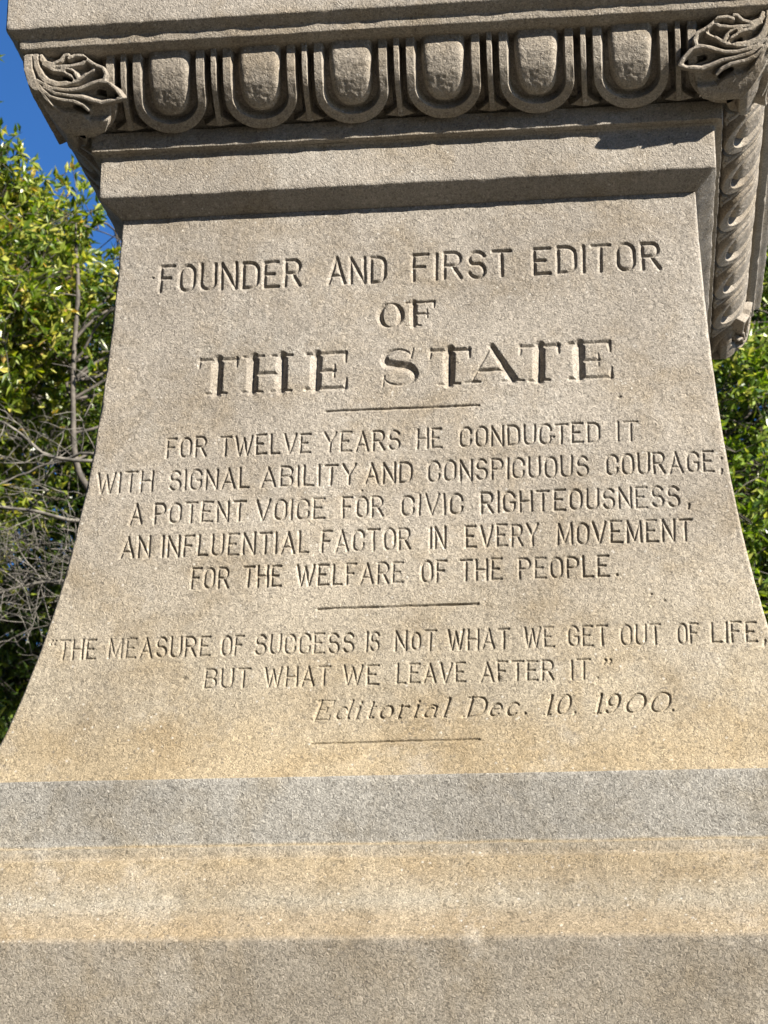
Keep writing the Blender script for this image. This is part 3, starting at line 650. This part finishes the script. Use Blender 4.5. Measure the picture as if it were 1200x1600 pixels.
tree('evergreen_tree', 'dark dense evergreen behind the slender tree, seen in the gap left of the pedestal', 'evergreens behind the monument',
     [(-2.9, 7.4, 0), (-2.8, 7.4, 3.0), (-2.7, 7.4, 5.6)], [.16, .10, .02],
     [((-2.9, 7.3, 4.9), (1.9, 1.1, 1.85), 1.0)], 3000, ML2, .070, 12, gap=.30, per=27, spread=.16)
tree('evergreen_tree', 'glossy evergreen standing behind the right edge of the pedestal', 'evergreens behind the monument',
     [(.6, 6.4, 0), (.6, 6.4, 3.0), (.6, 6.4, 6.2)], [.15, .10, .02],
     [((.45, 6.2, 4.9), (1.4, 1.1, 2.1), 1.0)], 4200, ML4, .066, 21, gap=.30, per=27, spread=.15)
for (x, y, zc, rx, rz, sd, lb) in [(-5.4, 10.5, 3.6, 2.6, 3.0, 31, 'tall dark evergreen farthest back at the left'), (-.9, 10.8, 3.4, 2.6, 2.9, 32, 'tall dark evergreen farthest back, hidden mostly by the pedestal'), (3.0, 10.4, 3.9, 2.7, 3.6, 33, 'tall dark evergreen farthest back at the right')]:
    tree('evergreen_tree', lb, 'evergreens behind the monument', [(x, y, 0), (x, y, 3), (x, y, zc+rz*.7)], [.2, .13, .03],
         [((x, y, zc), (rx, 1.6, rz), 1.0)], 2200, ML3, .11, sd, gap=.22, per=24, spread=.26, shell=.6)
# bare, half dead tree whose grey limbs reach out from behind the pedestal
def bare_tree():
    rg = np.random.default_rng(77); root = thing('bare_tree', 'leafless grey tree with pale limbs and tangled twigs reaching out left of the pedestal', 'tree', (-1.25, 4.4, 0))
    wd = Wood(); b = np.array([-1.25, 4.4, 0.]); P0 = np.array([(0, 0, 0), (.02, 0, 1.6), (-.03, 0, 3.2), (.05, .05, 4.4), (0, .1, 4.9)])
    wd.add(P0, [.085, .065, .045, .03, .012], 9)
    def limb(pts, r0, r1): 
        P = np.array(pts)-b; t = np.linspace(0, 1, len(P)); ti = np.linspace(0, 1, 16); Q = np.stack([np.interp(ti, t, P[:, i]) for i in range(3)], 1)
        Q[1:-1] += rg.normal(0, .009, (14, 3)); Q[1:-1] = (Q[:-2]+Q[1:-1]+Q[2:])/3; wd.add(Q, np.linspace(r0, r1, 16), 6); return Q
    def twigs(Q, n, L, r, depth, down):
        for _ in range(n):
            p = Q[rg.integers(3, len(Q))]; d = rg.normal(0, 1, 3)*np.array([1, .7, .75])+np.array([-.45, -.1, down]); d /= np.linalg.norm(d)
            e = p+d*L*rg.uniform(.5, 1.2); T = wd.limb(p, e, r, r*.4, rg, rg.uniform(-.12, .16), 3, 7, .05)
            if depth: twigs(T, rg.integers(2, 5), L*.6, r*.65, depth-1, down*.6)
    A_ = limb([(-1.25, 4.4, 4.1), (-1.6, 4.38, 4.50), (-1.85, 4.35, 4.60), (-2.05, 4.33, 4.61), (-2.15, 4.3, 4.70), (-2.35, 4.25, 4.80), (-2.6, 4.2, 4.78)], .011, .003)
    B_ = limb([(-1.25, 4.4, 3.9), (-1.7, 4.36, 4.30), (-1.95, 4.3, 4.31), (-2.1, 4.28, 4.35), (-2.3, 4.2, 4.36), (-2.6, 4.1, 4.44)], .012, .003)
    C_ = limb([(-1.25, 4.4, 3.6), (-1.7, 4.4, 4.0), (-2.0, 4.4, 4.1), (-2.3, 4.35, 4.0), (-2.7, 4.3, 3.85)], .009, .003)
    D_ = limb([(-1.6, 4.38, 4.5), (-1.9, 4.45, 4.66), (-2.1, 4.5, 4.64), (-2.3, 4.5, 4.55)], .009, .003)
    twigs(A_, 10, .34, .003, 2, .0); twigs(B_, 18, .34, .0032, 2, -.25); twigs(C_, 60, .34, .0034, 2, .22); twigs(D_, 6, .3, .004, 1, 0)
    wd.build('trunk', M_greybark, root)
bare_tree()

# unseen evergreens added on the viewer's side to block low sky and darken the shadows
src = tree('evergreen_tree', 'large dark evergreen added out of view behind the viewpoint to block the low sky', 'added sky-blocking evergreens', [(-11.5, -13.5, 0), (-11.5, -13.5, 4), (-11.5, -13.5, 10)], [.3, .2, .05],
     [((-11.5, -13.5, 6.6), (4.2, 4.0, 6.2), 1.0)], 1500, ML3, .34, 51, gap=.15, per=24, spread=.45, shell=.75, limbs=40, twig=.01)
for x, y in ((-4.5, -15), (2.5, -15.5), (-14.5, -6.5), (-15, 1.0), (9.0, -17.5)):
    r = src.copy(); link(r); r.location = (x, y, 0); r.rotation_euler = (0, 0, x)
    for ch in src.children:
        k = ch.copy(); link(k); k.parent = r
